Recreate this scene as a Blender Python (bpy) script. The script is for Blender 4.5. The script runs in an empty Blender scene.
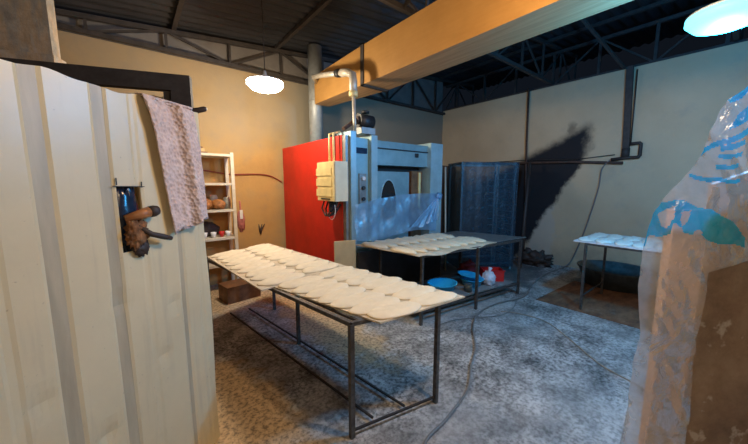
import bpy, bmesh, math, random
from mathutils import Vector, Matrix, noise
random.seed(7)
S = bpy.context.scene
C = S.collection
PI = math.pi

# ------------------------------------------------------------------ materials
def mat(name):
    m = bpy.data.materials.new(name); m.use_nodes = True
    nt = m.node_tree; b = nt.nodes['Principled BSDF']
    return m, nt, b
def ramp(nt, fac, stops):
    r = nt.nodes.new('ShaderNodeValToRGB')
    cr = r.color_ramp
    while len(cr.elements) < len(stops): cr.elements.new(0.5)
    for e, (p, c) in zip(cr.elements, stops):
        e.position = p; e.color = (c[0], c[1], c[2], 1) if not isinstance(c, float) else (c, c, c, 1)
    nt.links.new(fac, r.inputs[0]); return r.outputs[0]
def tex(nt, scale, detail=5, rough=.6, kind='noise', coord='Object', stretch=None, dist=0.):
    tc = nt.nodes.new('ShaderNodeTexCoord'); out = tc.outputs[coord]
    if stretch:
        mp = nt.nodes.new('ShaderNodeMapping'); mp.inputs['Scale'].default_value = stretch
        nt.links.new(out, mp.inputs[0]); out = mp.outputs[0]
    if kind == 'noise':
        n = nt.nodes.new('ShaderNodeTexNoise'); n.inputs['Scale'].default_value = scale
        n.inputs['Detail'].default_value = detail; n.inputs['Roughness'].default_value = rough
        n.inputs['Distortion'].default_value = dist
        nt.links.new(out, n.inputs['Vector']); return n.outputs[0]
    if kind == 'voronoi':
        n = nt.nodes.new('ShaderNodeTexVoronoi'); n.inputs['Scale'].default_value = scale
        nt.links.new(out, n.inputs['Vector']); return n.outputs[0]
def mix(nt, fac, a, b, mode='MIX'):
    n = nt.nodes.new('ShaderNodeMix'); n.data_type = 'RGBA'; n.blend_type = mode
    for ix, v in ((0, fac), (6, a), (7, b)):
        sock = n.inputs[ix]
        if hasattr(v, 'links'): nt.links.new(v, sock)
        elif isinstance(v, (int, float)): sock.default_value = v if ix == 0 else (v, v, v, 1)
        else: sock.default_value = (*v, 1)
    return n.outputs[2]
def math_(nt, op, a, b=None, c=None):
    n = nt.nodes.new('ShaderNodeMath'); n.operation = op
    for i, v in enumerate((a, b, c)):
        if v is None: continue
        if hasattr(v, 'links'): nt.links.new(v, n.inputs[i])
        else: n.inputs[i].default_value = v
    return n.outputs[0]
def smooth(nt, v, lo, hi):
    n = nt.nodes.new('ShaderNodeMapRange'); n.interpolation_type = 'SMOOTHSTEP'
    nt.links.new(v, n.inputs[0]); n.inputs[1].default_value = lo; n.inputs[2].default_value = hi
    return n.outputs[0]
def bump(nt, b, h, strength=.3, dist=.01):
    n = nt.nodes.new('ShaderNodeBump'); n.inputs['Strength'].default_value = strength
    n.inputs['Distance'].default_value = dist
    nt.links.new(h, n.inputs['Height']); nt.links.new(n.outputs[0], b.inputs['Normal'])
def simple(name, col, rough=.6, metal=0., var=.25, scale=8., col2=None, bmp=0., stretch=None, spec=None, detail=5):
    m, nt, b = mat(name)
    c2 = col2 or tuple(x * (1 - var) for x in col)
    t = tex(nt, scale, stretch=stretch, detail=detail)
    nt.links.new(ramp(nt, t, [(.35, c2), (.65, col)]), b.inputs['Base Color'])
    b.inputs['Roughness'].default_value = rough; b.inputs['Metallic'].default_value = metal
    if spec is not None: b.inputs['Specular IOR Level'].default_value = spec
    if bmp: bump(nt, b, t, bmp)
    return m

M = {}
M['dark_steel'] = simple('dark_steel', (.035, .03, .03), .8, 0, .4, 20, bmp=.1)
M['truss_steel'] = simple('truss_steel', (.055, .045, .04), .7, .1, .4, 10)
M['table_steel'] = simple('table_steel', (.12, .11, .105), .45, .5, .5, 30, bmp=.1)
M['grey_steel'] = simple('grey_steel', (.32, .32, .31), .4, .6, .3, 14)
M['galvanised'] = simple('galvanised', (.38, .40, .40), .5, .3, .25, 9)
M['pale_pipe'] = simple('pale_pipe', (.55, .5, .42), .45, .3, .3, 12)
M['red_paint'] = simple('red_paint', (.55, .012, .006), .42, 0, .25, 3, bmp=.03)
M['oven_steel'] = simple('oven_steel', (.24, .42, .48), .38, .35, .22, 5, bmp=.03)
M['oven_steel_light'] = simple('oven_steel_light', (.36, .54, .60), .35, .35, .2, 5)
M['under_table_shade'] = simple('under_table_shade', (.03, .032, .04), .55, .2, .5, 6)  # near black: shade below the middle table put into the colour
M['recess'] = simple('recess', (.02, .02, .022), .6)
M['glass_dark'] = simple('glass_dark', (.012, .016, .02), .12)
M['oven_brown'] = simple('oven_brown', (.20, .09, .035), .6, 0, .5, 12)
M['cream_box'] = simple('cream_box', (.80, .64, .30), .5, 0, .22, 7)
M['cream_side'] = simple('cream_side', (.78, .70, .48), .5, 0, .12, 7)
M['black_plastic'] = simple('black_plastic', (.02, .02, .022), .5)
M['white_plastic'] = simple('white_plastic', (.75, .76, .78), .45)
M['shelf_paint'] = simple('shelf_paint', (.62, .56, .44), .55, 0, .2, 9)
M['dough'] = simple('dough', (.82, .70, .50), .75, 0, .09, 6, bmp=.12)
M['dough_white'] = simple('dough_white', (.80, .78, .70), .75, 0, .08, 6, bmp=.12)
M['wood_board'] = simple('wood_board', (.62, .50, .34), .7, 0, .3, 5, stretch=(1, 6, 1))
M['flour_board'] = simple('flour_board', (.70, .58, .41), .8, 0, .3, 7)
M['grey_board'] = simple('grey_board', (.24, .24, .24), .6, 0, .4, 9)
M['cardboard'] = simple('cardboard', (.55, .40, .20), .8, 0, .2, 6)
M['towel'] = None
M['blue_basin'] = simple('blue_basin', (.03, .42, .70), .35, 0, .15, 5)
M['blue_dark'] = simple('blue_dark', (.012, .03, .075), .22, 0, .6, 9, bmp=.3)
M['red_plastic'] = simple('red_plastic', (.55, .012, .012), .4)
M['white_bag'] = simple('white_bag', (.62, .66, .75), .35, 0, .3, 14, bmp=.5)
M['maroon'] = simple('maroon', (.22, .02, .03), .7, 0, .5, 14)
M['brown_cloth'] = simple('brown_cloth', (.36, .16, .06), .85, 0, .8, 22, bmp=.6)
M['wood_handle'] = simple('wood_handle', (.42, .17, .055), .45, 0, .4, 15, stretch=(1, 1, 6))
M['burnt'] = simple('burnt', (.045, .03, .025), .6)
M['pink_cloth'] = simple('pink_cloth', (.48, .16, .14), .9, 0, .4, 20, bmp=.4)
M['orange_food'] = simple('orange_food', (.42, .16, .04), .6, 0, .6, 25)
M['glass_grey'] = simple('glass_grey', (.3, .3, .28), .2, 0, .5, 20)
M['red_cable'] = simple('red_cable', (.28, .05, .03), .5)
M['hose'] = simple('hose', (.19, .185, .18), .5)
M['rust_pipe'] = simple('rust_pipe', (.10, .055, .04), .8, .1, .5, 25)
M['tub'] = simple('tub', (.12, .16, .17), .45, .4, .4, 12)
M['dark_wood'] = simple('dark_wood', (.17, .085, .05), .75, 0, .4, 4, stretch=(8, 8, .6))
M['blue_rag'] = simple('blue_rag', (.30, .38, .48), .8, 0, .4, 20)
M['curtain'] = simple('curtain', (.55, .44, .28), .85, 0, .4, 6, stretch=(8, 8, .5))

def towel_mat():
    m, nt, b = mat('towel')
    v = tex(nt, 55, kind='voronoi'); n = tex(nt, 18, 6)
    c = ramp(nt, n, [(.3, (.52, .38, .34)), (.7, (.74, .60, .55))])
    nt.links.new(mix(nt, .35, c, ramp(nt, v, [(0., (.42, .30, .28)), (.7, (.76, .63, .58))])), b.inputs['Base Color'])
    b.inputs['Roughness'].default_value = .95; bump(nt, b, v, .9, .01); return m
M['towel'] = towel_mat()

def panel_mat():
    m, nt, b = mat('painted_sheet')
    n = tex(nt, 1.6, 6); n2 = tex(nt, 3, 6, stretch=(6, 6, .5)); sp = tex(nt, 60, 3)
    base = ramp(nt, n, [(.3, (.60, .52, .34)), (.7, (.72, .63, .42))])
    streak = ramp(nt, n2, [(.55, 0.), (.75, 1.)])
    c = mix(nt, math_(nt, 'MULTIPLY', streak, .28), base, (.30, .27, .22))
    c = mix(nt, math_(nt, 'MULTIPLY', ramp(nt, sp, [(.68, 0.), (.74, 1.)]), .45), c, (.25, .2, .16))
    nt.links.new(c, b.inputs['Base Color'])
    b.inputs['Roughness'].default_value = .36; bump(nt, b, tex(nt, 5, 4), .12, .02); return m
M['panel'] = panel_mat()
M['panel_rib'] = simple('sheet_groove', (.50, .44, .31), .45, 0, .25, 4, stretch=(4, 4, .5))  # darker grooves: their shading painted in together with some dirt

def duct_mat():
    m, nt, b = mat('duct_paint')
    n = tex(nt, 3, 6); n2 = tex(nt, 40, 4, stretch=(1, .1, 1))
    c = ramp(nt, n, [(.3, (.40, .20, .05)), (.7, (.48, .25, .068))])
    c = mix(nt, .06, c, ramp(nt, n2, [(.4, (.3, .17, .06)), (.6, (.62, .4, .16))]))
    nt.links.new(c, b.inputs['Base Color']); b.inputs['Roughness'].default_value = .6; return m
M['duct'] = duct_mat()
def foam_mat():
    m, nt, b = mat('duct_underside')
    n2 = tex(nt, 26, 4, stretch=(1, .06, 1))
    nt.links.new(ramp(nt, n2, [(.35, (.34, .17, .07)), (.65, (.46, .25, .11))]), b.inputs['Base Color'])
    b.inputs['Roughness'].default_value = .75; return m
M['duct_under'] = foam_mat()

def wall_back_mat():
    m, nt, b = mat('plaster_ochre')
    n = tex(nt, .9, 6, .65); n2 = tex(nt, 5, 6)
    c = ramp(nt, n, [(.3, (.36, .21, .075)), (.52, (.46, .285, .10)), (.75, (.38, .26, .13))])
    c = mix(nt, ramp(nt, n2, [(.5, 0.), (.85, .5)]), c, (.27, .2, .14))
    tc = nt.nodes.new('ShaderNodeTexCoord'); sp = nt.nodes.new('ShaderNodeSeparateXYZ'); nt.links.new(tc.outputs['Object'], sp.inputs[0])
    # greyer high on the wall; shade behind the oven painted in as grey
    g = smooth(nt, math_(nt, 'ADD', sp.outputs[2], math_(nt, 'MULTIPLY', n2, .5)), 2.1, 2.75)
    oven_shade = smooth(nt, math_(nt, 'ADD', sp.outputs[0], math_(nt, 'MULTIPLY', n, .5)), 2.0, 2.7)
    c = mix(nt, math_(nt, 'MULTIPLY', math_(nt, 'MAXIMUM', math_(nt, 'MULTIPLY', g, .5), oven_shade), .85), c, (.27, .25, .20))
    nt.links.new(c, b.inputs['Base Color']); b.inputs['Roughness'].default_value = .85
    bump(nt, b, n2, .25, .02); return m
M['wall_back'] = wall_back_mat()
M['upper_sheet'] = simple('upper_sheet', (.19, .17, .155), .8, 0, .25, 4)

def wall_right_mat():
    m, nt, b = mat('plaster_sooty')
    n = tex(nt, .8, 6, .6); n2 = tex(nt, 4.5, 6, .65); n3 = tex(nt, 2.2, 5, .7)
    c = ramp(nt, n, [(.3, (.50, .37, .23)), (.7, (.62, .48, .31))])
    c = mix(nt, math_(nt, 'MULTIPLY', ramp(nt, n2, [(.55, 0.), (.8, 1.)]), .35), c, (.30, .28, .25))
    tc = nt.nodes.new('ShaderNodeTexCoord'); sp = nt.nodes.new('ShaderNodeSeparateXYZ'); nt.links.new(tc.outputs['Object'], sp.inputs[0])
    wob = math_(nt, 'MULTIPLY', math_(nt, 'SUBTRACT', n3, .5), .9)
    wob2 = math_(nt, 'MULTIPLY', math_(nt, 'SUBTRACT', n2, .5), .35)
    W = math_(nt, 'ADD', wob, wob2)
    Y = math_(nt, 'ADD', sp.outputs[1], wob2); Z = sp.outputs[2]
    # soot left on the wall by the fire corner: a wedge with a sloping top and a diagonal right edge
    top = smooth(nt, math_(nt, 'SUBTRACT', math_(nt, 'ADD', math_(nt, 'MULTIPLY_ADD', Y, -.48, 3.55), math_(nt, 'MULTIPLY', W, .30)), Z), -.03, .20)
    dia = smooth(nt, math_(nt, 'SUBTRACT', Z, math_(nt, 'ADD', math_(nt, 'MULTIPLY_ADD', Y, -1.75, 5.22), math_(nt, 'MULTIPLY', W, .5))), -.06, .16)
    lft = math_(nt, 'MULTIPLY', smooth(nt, math_(nt, 'MULTIPLY', Y, -1.), -4.5, -3.4), smooth(nt, Y, 1.72, 1.98))
    soot = math_(nt, 'MULTIPLY', math_(nt, 'MULTIPLY', top, dia), lft)
    # faint smudge above the wedge
    d1 = math_(nt, 'POWER', math_(nt, 'MULTIPLY', math_(nt, 'SUBTRACT', Y, 2.13), 9.), 2.)
    d2 = math_(nt, 'POWER', math_(nt, 'MULTIPLY', math_(nt, 'SUBTRACT', Z, 2.5), 5.), 2.)
    sm = math_(nt, 'MULTIPLY', smooth(nt, math_(nt, 'MULTIPLY', math_(nt, 'ADD', d1, d2), -1.), -1., 0.), .55)
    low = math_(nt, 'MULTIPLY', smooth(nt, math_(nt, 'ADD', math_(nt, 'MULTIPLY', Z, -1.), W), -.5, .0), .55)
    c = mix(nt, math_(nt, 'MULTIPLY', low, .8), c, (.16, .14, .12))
    # pale repaired patch under the wedge
    pt = math_(nt, 'MULTIPLY', smooth(nt, math_(nt, 'MULTIPLY', math_(nt, 'ABSOLUTE', math_(nt, 'SUBTRACT', Y, 2.55)), -1.), -.28, -.2), smooth(nt, math_(nt, 'MULTIPLY', Z, -1.), -1.3, -1.1))
    c = mix(nt, math_(nt, 'MULTIPLY', pt, .4), c, (.46, .45, .42))
    c = mix(nt, math_(nt, 'MULTIPLY', math_(nt, 'MAXIMUM', soot, sm), .99), c, (.006, .006, .010))
    nt.links.new(c, b.inputs['Base Color']); b.inputs['Roughness'].default_value = .85
    bump(nt, b, n2, .2, .02); return m
M['wall_right'] = wall_right_mat()

def floor_mat():
    m, nt, b = mat('worn_concrete')
    big = tex(nt, .7, 6, .65, dist=.4); mid = tex(nt, 4, 8, .72); fine = tex(nt, 32, 5, .7); sp = tex(nt, 90, 2)
    c = ramp(nt, mid, [(.36, (.07, .07, .07)), (.5, (.28, .275, .27)), (.64, (.52, .51, .50))])
    f = ramp(nt, fine, [(.40, .12), (.5, .75), (.58, 1.)])
    c = mix(nt, .75, c, f, 'MULTIPLY')
    c = mix(nt, math_(nt, 'MULTIPLY', ramp(nt, big, [(.42, 0.), (.6, 1.)]), .45), c, (.50, .49, .47))
    c = mix(nt, ramp(nt, sp, [(.66, 0.), (.72, .6)]), c, (.07, .06, .05))
    tc = nt.nodes.new('ShaderNodeTexCoord'); s = nt.nodes.new('ShaderNodeSeparateXYZ'); nt.links.new(tc.outputs['Object'], s.inputs[0])
    # spilled crumbs and brown dirt beside the sheet metal and under the far table end
    def blob(x, y, rx, ry, lo=-1.3, hi=-.5):
        a = math_(nt, 'POWER', math_(nt, 'DIVIDE', math_(nt, 'SUBTRACT', s.outputs[0], x), rx), 2.)
        e = math_(nt, 'POWER', math_(nt, 'DIVIDE', math_(nt, 'SUBTRACT', s.outputs[1], y), ry), 2.)
        t = math_(nt, 'ADD', math_(nt, 'ADD', a, e), math_(nt, 'MULTIPLY', math_(nt, 'SUBTRACT', mid, .5), 2.5))
        return smooth(nt, math_(nt, 'MULTIPLY', t, -1.), lo, hi)
    dirt = math_(nt, 'MAXIMUM', blob(.42, 1.85, .36, 1.0), blob(1.6, 3.0, .35, 1.2))
    dirt = math_(nt, 'MAXIMUM', dirt, math_(nt, 'MULTIPLY', blob(1.0, 4.4, 1.4, .6), .9))
    dc = mix(nt, .75, (.60, .43, .25), f, 'MULTIPLY')
    c = mix(nt, math_(nt, 'MULTIPLY', dirt, .92), c, dc)
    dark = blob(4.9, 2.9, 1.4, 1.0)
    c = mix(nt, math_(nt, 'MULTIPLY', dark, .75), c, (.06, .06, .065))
    nt.links.new(c, b.inputs['Base Color'])
    nt.links.new(ramp(nt, big, [(.4, .75), (.6, .5)]), b.inputs['Roughness'])
    bump(nt, b, fine, .35, .01); return m
M['floor'] = floor_mat()

def rust_mat():
    m, nt, b = mat('rusty_sheet')
    n = tex(nt, 3, 7, .7, stretch=(1, 2.5, 1)); n2 = tex(nt, 2, 6, .7)
    c = ramp(nt, n, [(.35, (.06, .03, .02)), (.5, (.17, .075, .035)), (.66, (.25, .13, .07))])
    c = mix(nt, ramp(nt, n2, [(.58, 0.), (.7, .5)]), c, (.35, .32, .29))
    nt.links.new(c, b.inputs['Base Color']); b.inputs['Roughness'].default_value = .7; return m
M['rusty_sheet'] = rust_mat()

def stained_wood():
    m, nt, b = mat('stained_plywood')
    n = tex(nt, 3.5, 7, .7); n2 = tex(nt, 6, 4, .6)
    c = ramp(nt, n, [(.3, (.14, .09, .055)), (.5, (.27, .19, .125)), (.7, (.40, .31, .22))])
    c = mix(nt, ramp(nt, n2, [(.60, 0.), (.64, .7)]), c, (.60, .56, .50))
    nt.links.new(c, b.inputs['Base Color']); b.inputs['Roughness'].default_value = .6; return m
M['stained_wood'] = stained_wood()
M['pink_wood'] = simple('pale_timber', (.68, .50, .46), .7, 0, .2, 4, stretch=(8, 8, .6))

def column_mat():
    m, nt, b = mat('rough_column')
    n = tex(nt, 2.2, 7, .7, stretch=(3, 3, .6)); n2 = tex(nt, 12, 6, .7)
    c = ramp(nt, n, [(.3, (.14, .12, .10)), (.45, (.36, .33, .27)), (.55, (.58, .40, .22)), (.68, (.52, .50, .44))])
    c = mix(nt, .35, c, ramp(nt, n2, [(.35, (.12, .11, .1)), (.65, (.5, .46, .4))]))
    nt.links.new(c, b.inputs['Base Color']); b.inputs['Roughness'].default_value = .9; bump(nt, b, n2, .5, .02); return m
M['column'] = column_mat()

def roof_mat():
    m, nt, b = mat('dark_roof')
    n = tex(nt, 2, 6)
    nt.links.new(ramp(nt, n, [(.3, (.014, .014, .016)), (.7, (.030, .030, .034))]), b.inputs['Base Color'])
    b.inputs['Roughness'].default_value = .7; return m
M['roof'] = roof_mat()

def film(name, tint, alpha, rough=.18, scatter=.5, gloss=.15):
    m = bpy.data.materials.new(name); m.use_nodes = True; nt = m.node_tree; nt.nodes.clear()
    out = nt.nodes.new('ShaderNodeOutputMaterial')
    tr = nt.nodes.new('ShaderNodeBsdfTransparent'); gl = nt.nodes.new('ShaderNodeBsdfGlossy')
    df = nt.nodes.new('ShaderNodeBsdfDiffuse'); tl = nt.nodes.new('ShaderNodeBsdfTranslucent')
    for x in (df, tl): x.inputs['Color'].default_value = (*tint, 1)
    tr.inputs['Color'].default_value = (*[min(1, .72 + .28 * t) for t in tint], 1)
    gl.inputs['Roughness'].default_value = rough; gl.inputs['Color'].default_value = (.95, .97, 1, 1)
    a = nt.nodes.new('ShaderNodeMixShader'); a.inputs[0].default_value = scatter
    nt.links.new(df.outputs[0], a.inputs[1]); nt.links.new(tl.outputs[0], a.inputs[2])
    b = nt.nodes.new('ShaderNodeMixShader'); nt.links.new(tr.outputs[0], b.inputs[1]); nt.links.new(a.outputs[0], b.inputs[2])
    n = tex(nt, 9, 6, .65, dist=.6)
    mr = nt.nodes.new('ShaderNodeMapRange'); nt.links.new(n, mr.inputs[0])
    mr.inputs[1].default_value = .3; mr.inputs[2].default_value = .7
    mr.inputs[3].default_value = alpha * .85; mr.inputs[4].default_value = min(1, alpha * 1.15)
    nt.links.new(mr.outputs[0], b.inputs[0])
    c = nt.nodes.new('ShaderNodeMixShader'); fr = nt.nodes.new('ShaderNodeLayerWeight'); fr.inputs[0].default_value = .22
    nt.links.new(math_(nt, 'MULTIPLY_ADD', fr.outputs['Fresnel'], .5, gloss), c.inputs[0])
    nt.links.new(b.outputs[0], c.inputs[1]); nt.links.new(gl.outputs[0], c.inputs[2])
    bp = nt.nodes.new('ShaderNodeBump'); bp.inputs['Strength'].default_value = .8; bp.inputs['Distance'].default_value = .02
    nt.links.new(tex(nt, 11, 4, .5, dist=1.6), bp.inputs['Height'])
    nt.links.new(bp.outputs[0], gl.inputs['Normal'])
    nt.links.new(c.outputs[0], out.inputs[0]); return m
M['film'] = film('clear_film', (.88, .80, .78), .38, .12)
M['film_print'] = film('blue_print', (.0, .42, .70), .9, .2, .45)
M['film_blue'] = film('bluish_film', (.42, .66, .88), .42)

def emit(name, col, strength):
    m, nt, b = mat(name)
    b.inputs['Base Color'].default_value = (*col, 1)
    b.inputs['Emission Color'].default_value = (*col, 1); b.inputs['Emission Strength'].default_value = strength
    return m

# ------------------------------------------------------------------ mesh helpers
class MB:
    def __init__(s): s.bm = bmesh.new(); s.mi = 0; s.sm = False
    def _tag(s, faces):
        for f in faces: f.material_index = s.mi; f.smooth = s.sm
    def hexa(s, p):          # 8 points: bottom 4 ccw, top 4 ccw
        v = [s.bm.verts.new(q) for q in p]
        fs = [s.bm.faces.new([v[i] for i in f]) for f in ((3, 2, 1, 0), (4, 5, 6, 7), (0, 1, 5, 4), (1, 2, 6, 5), (2, 3, 7, 6), (3, 0, 4, 7))]
        s._tag(fs); return s
    def box(s, x0, x1, y0, y1, z0, z1):
        return s.hexa([(x0, y0, z0), (x1, y0, z0), (x1, y1, z0), (x0, y1, z0), (x0, y0, z1), (x1, y0, z1), (x1, y1, z1), (x0, y1, z1)])
    def slab(s, quad, z0, z1):
        return s.hexa([(x, y, z0) for x, y in quad] + [(x, y, z1) for x, y in quad])
    def beam(s, a, b, w, h=None, up=(0, 0, 1)):
        h = h or w; a = Vector(a); b = Vector(b); d = (b - a).normalized(); u = Vector(up)
        if abs(d.dot(u)) > .95: u = Vector((1, 0, 0))
        r = d.cross(u).normalized(); u = r.cross(d)
        q = [(-w / 2, -h / 2), (w / 2, -h / 2), (w / 2, h / 2), (-w / 2, h / 2)]
        return s.hexa([a + r * x + u * y for x, y in q] + [b + r * x + u * y for x, y in q])
    def tube(s, pts, r, n=10, cap=True):
        pts = [Vector(p) for p in pts]; rings = []; rr = r if isinstance(r, (list, tuple)) else [r] * len(pts)
        d0 = (pts[1] - pts[0]).normalized()
        ref = Vector((0, 0, 1)) if abs(d0.z) < .9 else Vector((1, 0, 0))
        for i, p in enumerate(pts):
            if i == 0: d = pts[1] - pts[0]
            elif i == len(pts) - 1: d = pts[-1] - pts[-2]
            else: d = (pts[i + 1] - pts[i]).normalized() + (pts[i] - pts[i - 1]).normalized()
            d.normalize(); x = d.cross(ref)
            if x.length < 1e-4: x = d.cross(Vector((0, 1, 0)))
            x.normalize(); y = d.cross(x); ref = -y if (-y).dot(ref) > 0 else y
            rings.append([s.bm.verts.new(p + (x * math.cos(2 * PI * k / n) + y * math.sin(2 * PI * k / n)) * rr[i]) for k in range(n)])
        fs = []
        for i in range(len(rings) - 1):
            for k in range(n):
                fs.append(s.bm.faces.new((rings[i][k], rings[i][(k + 1) % n], rings[i + 1][(k + 1) % n], rings[i + 1][k])))
        if cap: fs += [s.bm.faces.new(rings[0][::-1]), s.bm.faces.new(rings[-1])]
        s._tag(fs)
        for f in fs[:len(fs) - (2 if cap else 0)]: f.smooth = True
        return s
    def lathe(s, c, prof, n=24, sx=1, sy=1, cap=True):
        rings = [[s.bm.verts.new((c[0] + r * sx * math.cos(2 * PI * k / n), c[1] + r * sy * math.sin(2 * PI * k / n), c[2] + z)) for k in range(n)] for r, z in prof]
        fs = []
        for i in range(len(rings) - 1):
            for k in range(n):
                fs.append(s.bm.faces.new((rings[i][k], rings[i][(k + 1) % n], rings[i + 1][(k + 1) % n], rings[i + 1][k])))
        s._tag(fs)
        for f in fs: f.smooth = True
        if cap: s._tag([s.bm.faces.new(rings[0][::-1]), s.bm.faces.new(rings[-1])])
        return s
    def grid(s, fn, nu, nv, keep=None, double=0.):
        vs = {}
        def V(i, j):
            if (i, j) not in vs: vs[i, j] = s.bm.verts.new(fn(i / nu, j / nv))
            return vs[i, j]
        fs = []
        for i in range(nu):
            for j in range(nv):
                if keep and not keep((i + .5) / nu, (j + .5) / nv): continue
                fs.append(s.bm.faces.new((V(i, j), V(i + 1, j), V(i + 1, j + 1), V(i, j + 1))))
        s._tag(fs)
        for f in fs: f.smooth = True
        return s
    def blob(s, c, rad, amp=.2, freq=3., seg=24, seed=0., power=1., floor_=None):
        r = bmesh.ops.create_uvsphere(s.bm, u_segments=seg, v_segments=seg // 2 + 2, radius=1)
        for v in r['verts']:
            n = v.co.normalized(); k = 1 + amp * noise.noise(n * freq + Vector((seed, seed * 2, 0)))
            if power != 1: n = Vector([math.copysign(abs(t) ** power, t) for t in n])
            v.co = Vector((c[0] + n.x * rad[0] * k, c[1] + n.y * rad[1] * k, c[2] + n.z * rad[2] * k))
            if floor_ is not None and v.co.z < floor_: v.co.z = floor_
        fs = {f for v in r['verts'] for f in v.link_faces}
        for f in fs: f.material_index = s.mi; f.smooth = True
        return s
    def bevel(s, w, seg=2):
        bmesh.ops.bevel(s.bm, geom=[e for e in s.bm.edges if e.calc_face_angle(0) > .5], offset=w, segments=seg, affect='EDGES', profile=.5); return s
    def mesh(s, name, mats):
        bmesh.ops.recalc_face_normals(s.bm, faces=s.bm.faces)
        me = bpy.data.meshes.new(name); s.bm.to_mesh(me); s.bm.free()
        for m in (mats if isinstance(mats, list) else [mats]): me.materials.append(m)
        return me
    def build(s, name, mats, parent=None, solid=0.):
        o = bpy.data.objects.new(name, s.mesh(name, mats)); C.objects.link(o)
        if parent: o.parent = parent
        if solid:
            md = o.modifiers.new('thickness', 'SOLIDIFY'); md.thickness = solid; md.offset = 0
        return o
def tag(o, label, cat, group=None, kind=None):
    o['label'] = label; o['category'] = cat
    if group: o['group'] = group
    if kind: o['kind'] = kind
    return o
def thing(name, label, cat, loc=(0, 0, 0), rz=0, group=None):
    o = bpy.data.objects.new(name, None); C.objects.link(o); o.location = loc; o.rotation_euler = (0, 0, rz)
    o.empty_display_size = .1
    return tag(o, label, cat, group)
def struct(o, label=None):
    o['kind'] = 'structure'
    if label: o['label'] = label
    return o
def origin(o, p):
    "move an unparented mesh object's origin to p without moving its geometry"
    p = Vector(p); o.data.transform(Matrix.Translation(-p)); o.location = p; return o

# ------------------------------------------------------------------ the setting
WX, WY = 6.3, 5.05                    # right wall, back wall
X0, Y0 = -2.6, -2.6
def roof_z(x): return 3.58 + .095 * x
m = MB(); m.box(X0 - .2, WX + .2, Y0 - .2, WY + .2, -.1, 0); struct(m.build('floor', M['floor']), 'worn grey concrete floor dusted with flour')
m = MB(); m.box(X0, WX + .2, WY, WY + .2, 0, 3.27); struct(m.build('wall_back', M['wall_back']), 'ochre plastered wall behind the shelf and the oven')
m = MB(); m.hexa([(X0, WY + .03, 3.272), (WX, WY + .03, 3.272), (WX, WY + .08, 3.272), (X0, WY + .08, 3.272),
                  (X0, WY + .03, roof_z(X0) - .02), (WX, WY + .03, roof_z(WX) - .02), (WX, WY + .08, roof_z(WX) - .02), (X0, WY + .08, roof_z(X0) - .02)])
struct(m.build('trim_1', M['upper_sheet']), 'grey sheet closing the gap above the ochre wall')
m = MB(); m.box(WX, WX + .2, Y0, WY, 0, 3.37); struct(m.build('wall_right', M['wall_right']), 'grey beige plastered wall with a black soot stain')
m = MB(); m.box(X0 - .2, X0, Y0, WY, 0, 3.3); struct(m.build('wall_left', M['wall_back']), 'ochre wall on the left')
m = MB(); m.box(X0, WX, Y0 - .2, Y0, 0, 3.6); struct(m.build('wall_front', M['wall_back']), 'ochre wall behind the viewer')
m = MB()
def rf(u, v):
    x = X0 - .3 + u * (WX + 2.4 - X0); y = Y0 - .3 + v * (WY + .8 - Y0)
    return (x, y, roof_z(x) + .018 * math.sin(y * 2 * PI / .16))
m.grid(rf, 4, 420); m.sm = True
struct(m.build('ceiling', M['roof'], solid=.004), 'dark corrugated roof sheets')

# roof trusses: each truss is one structural object
def truss(y, x0, x1, bot, name):
    m = MB(); n = int((x1 - x0) / .75)
    m.beam((x0, y, bot), (x1, y, bot), .05); m.beam((x0, y, roof_z(x0) - .09), (x1, y, roof_z(x1) - .09), .05)
    for i in range(n + 1):
        x = x0 + (x1 - x0) * i / n
        m.beam((x, y, bot), (x, y, roof_z(x) - .09), .03)
        if i < n:
            xn = x0 + (x1 - x0) * (i + 1) / n
            a, b = ((x, bot), (xn, roof_z(xn) - .09)) if i % 2 else ((x, roof_z(x) - .09), (xn, bot))
            m.beam((a[0], y, a[1]), (b[0], y, b[1]), .025)
    return struct(m.build(name, M['truss_steel']), 'dark steel roof truss')
truss(WY - .05, X0, WX + 1.2, 3.30, 'trim_2'); truss(2.55, X0, WX + 1.2, 3.44, 'trim_3'); truss(.3, X0, WX + 1.2, 3.44, 'trim_4'); truss(-1.9, X0, WX + 1.2, 3.44, 'trim_5')
m = MB()
for x in (-.8, .6, 2.0, 3.4, 4.8, 6.1):
    m.beam((x, Y0, roof_z(x) - .045), (x, WY, roof_z(x) - .045), .05, .05)
struct(m.build('trim_6', M['truss_steel']), 'dark steel purlins under the roof')
# lattice running along the top of the right wall
m = MB(); x = WX + .1
m.beam((x, Y0, 3.40), (x, WY, 3.40), .05); m.beam((x, Y0, 3.98), (x, WY, 3.98), .05)
for i in range(11):
    y = Y0 + .1 + i * .72; m.beam((x, y, 3.4), (x, y, 3.98), .04)
    m.beam((x, y, 3.4 if i % 2 else 3.98), (x, min(y + .72, WY), 3.98 if i % 2 else 3.4), .025)
struct(m.build('trim_7', M['truss_steel']), 'dark steel lattice on top of the right wall')
m = MB(); m.beam((4.9, 1.75, 3.93), (6.22, 1.42, 3.36), .035); m.beam((2.45, 1.9, 3.80), (2.45, 2.55, 3.44), .03)
struct(m.build('trim_8', M['truss_steel']), 'dark steel struts')

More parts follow.
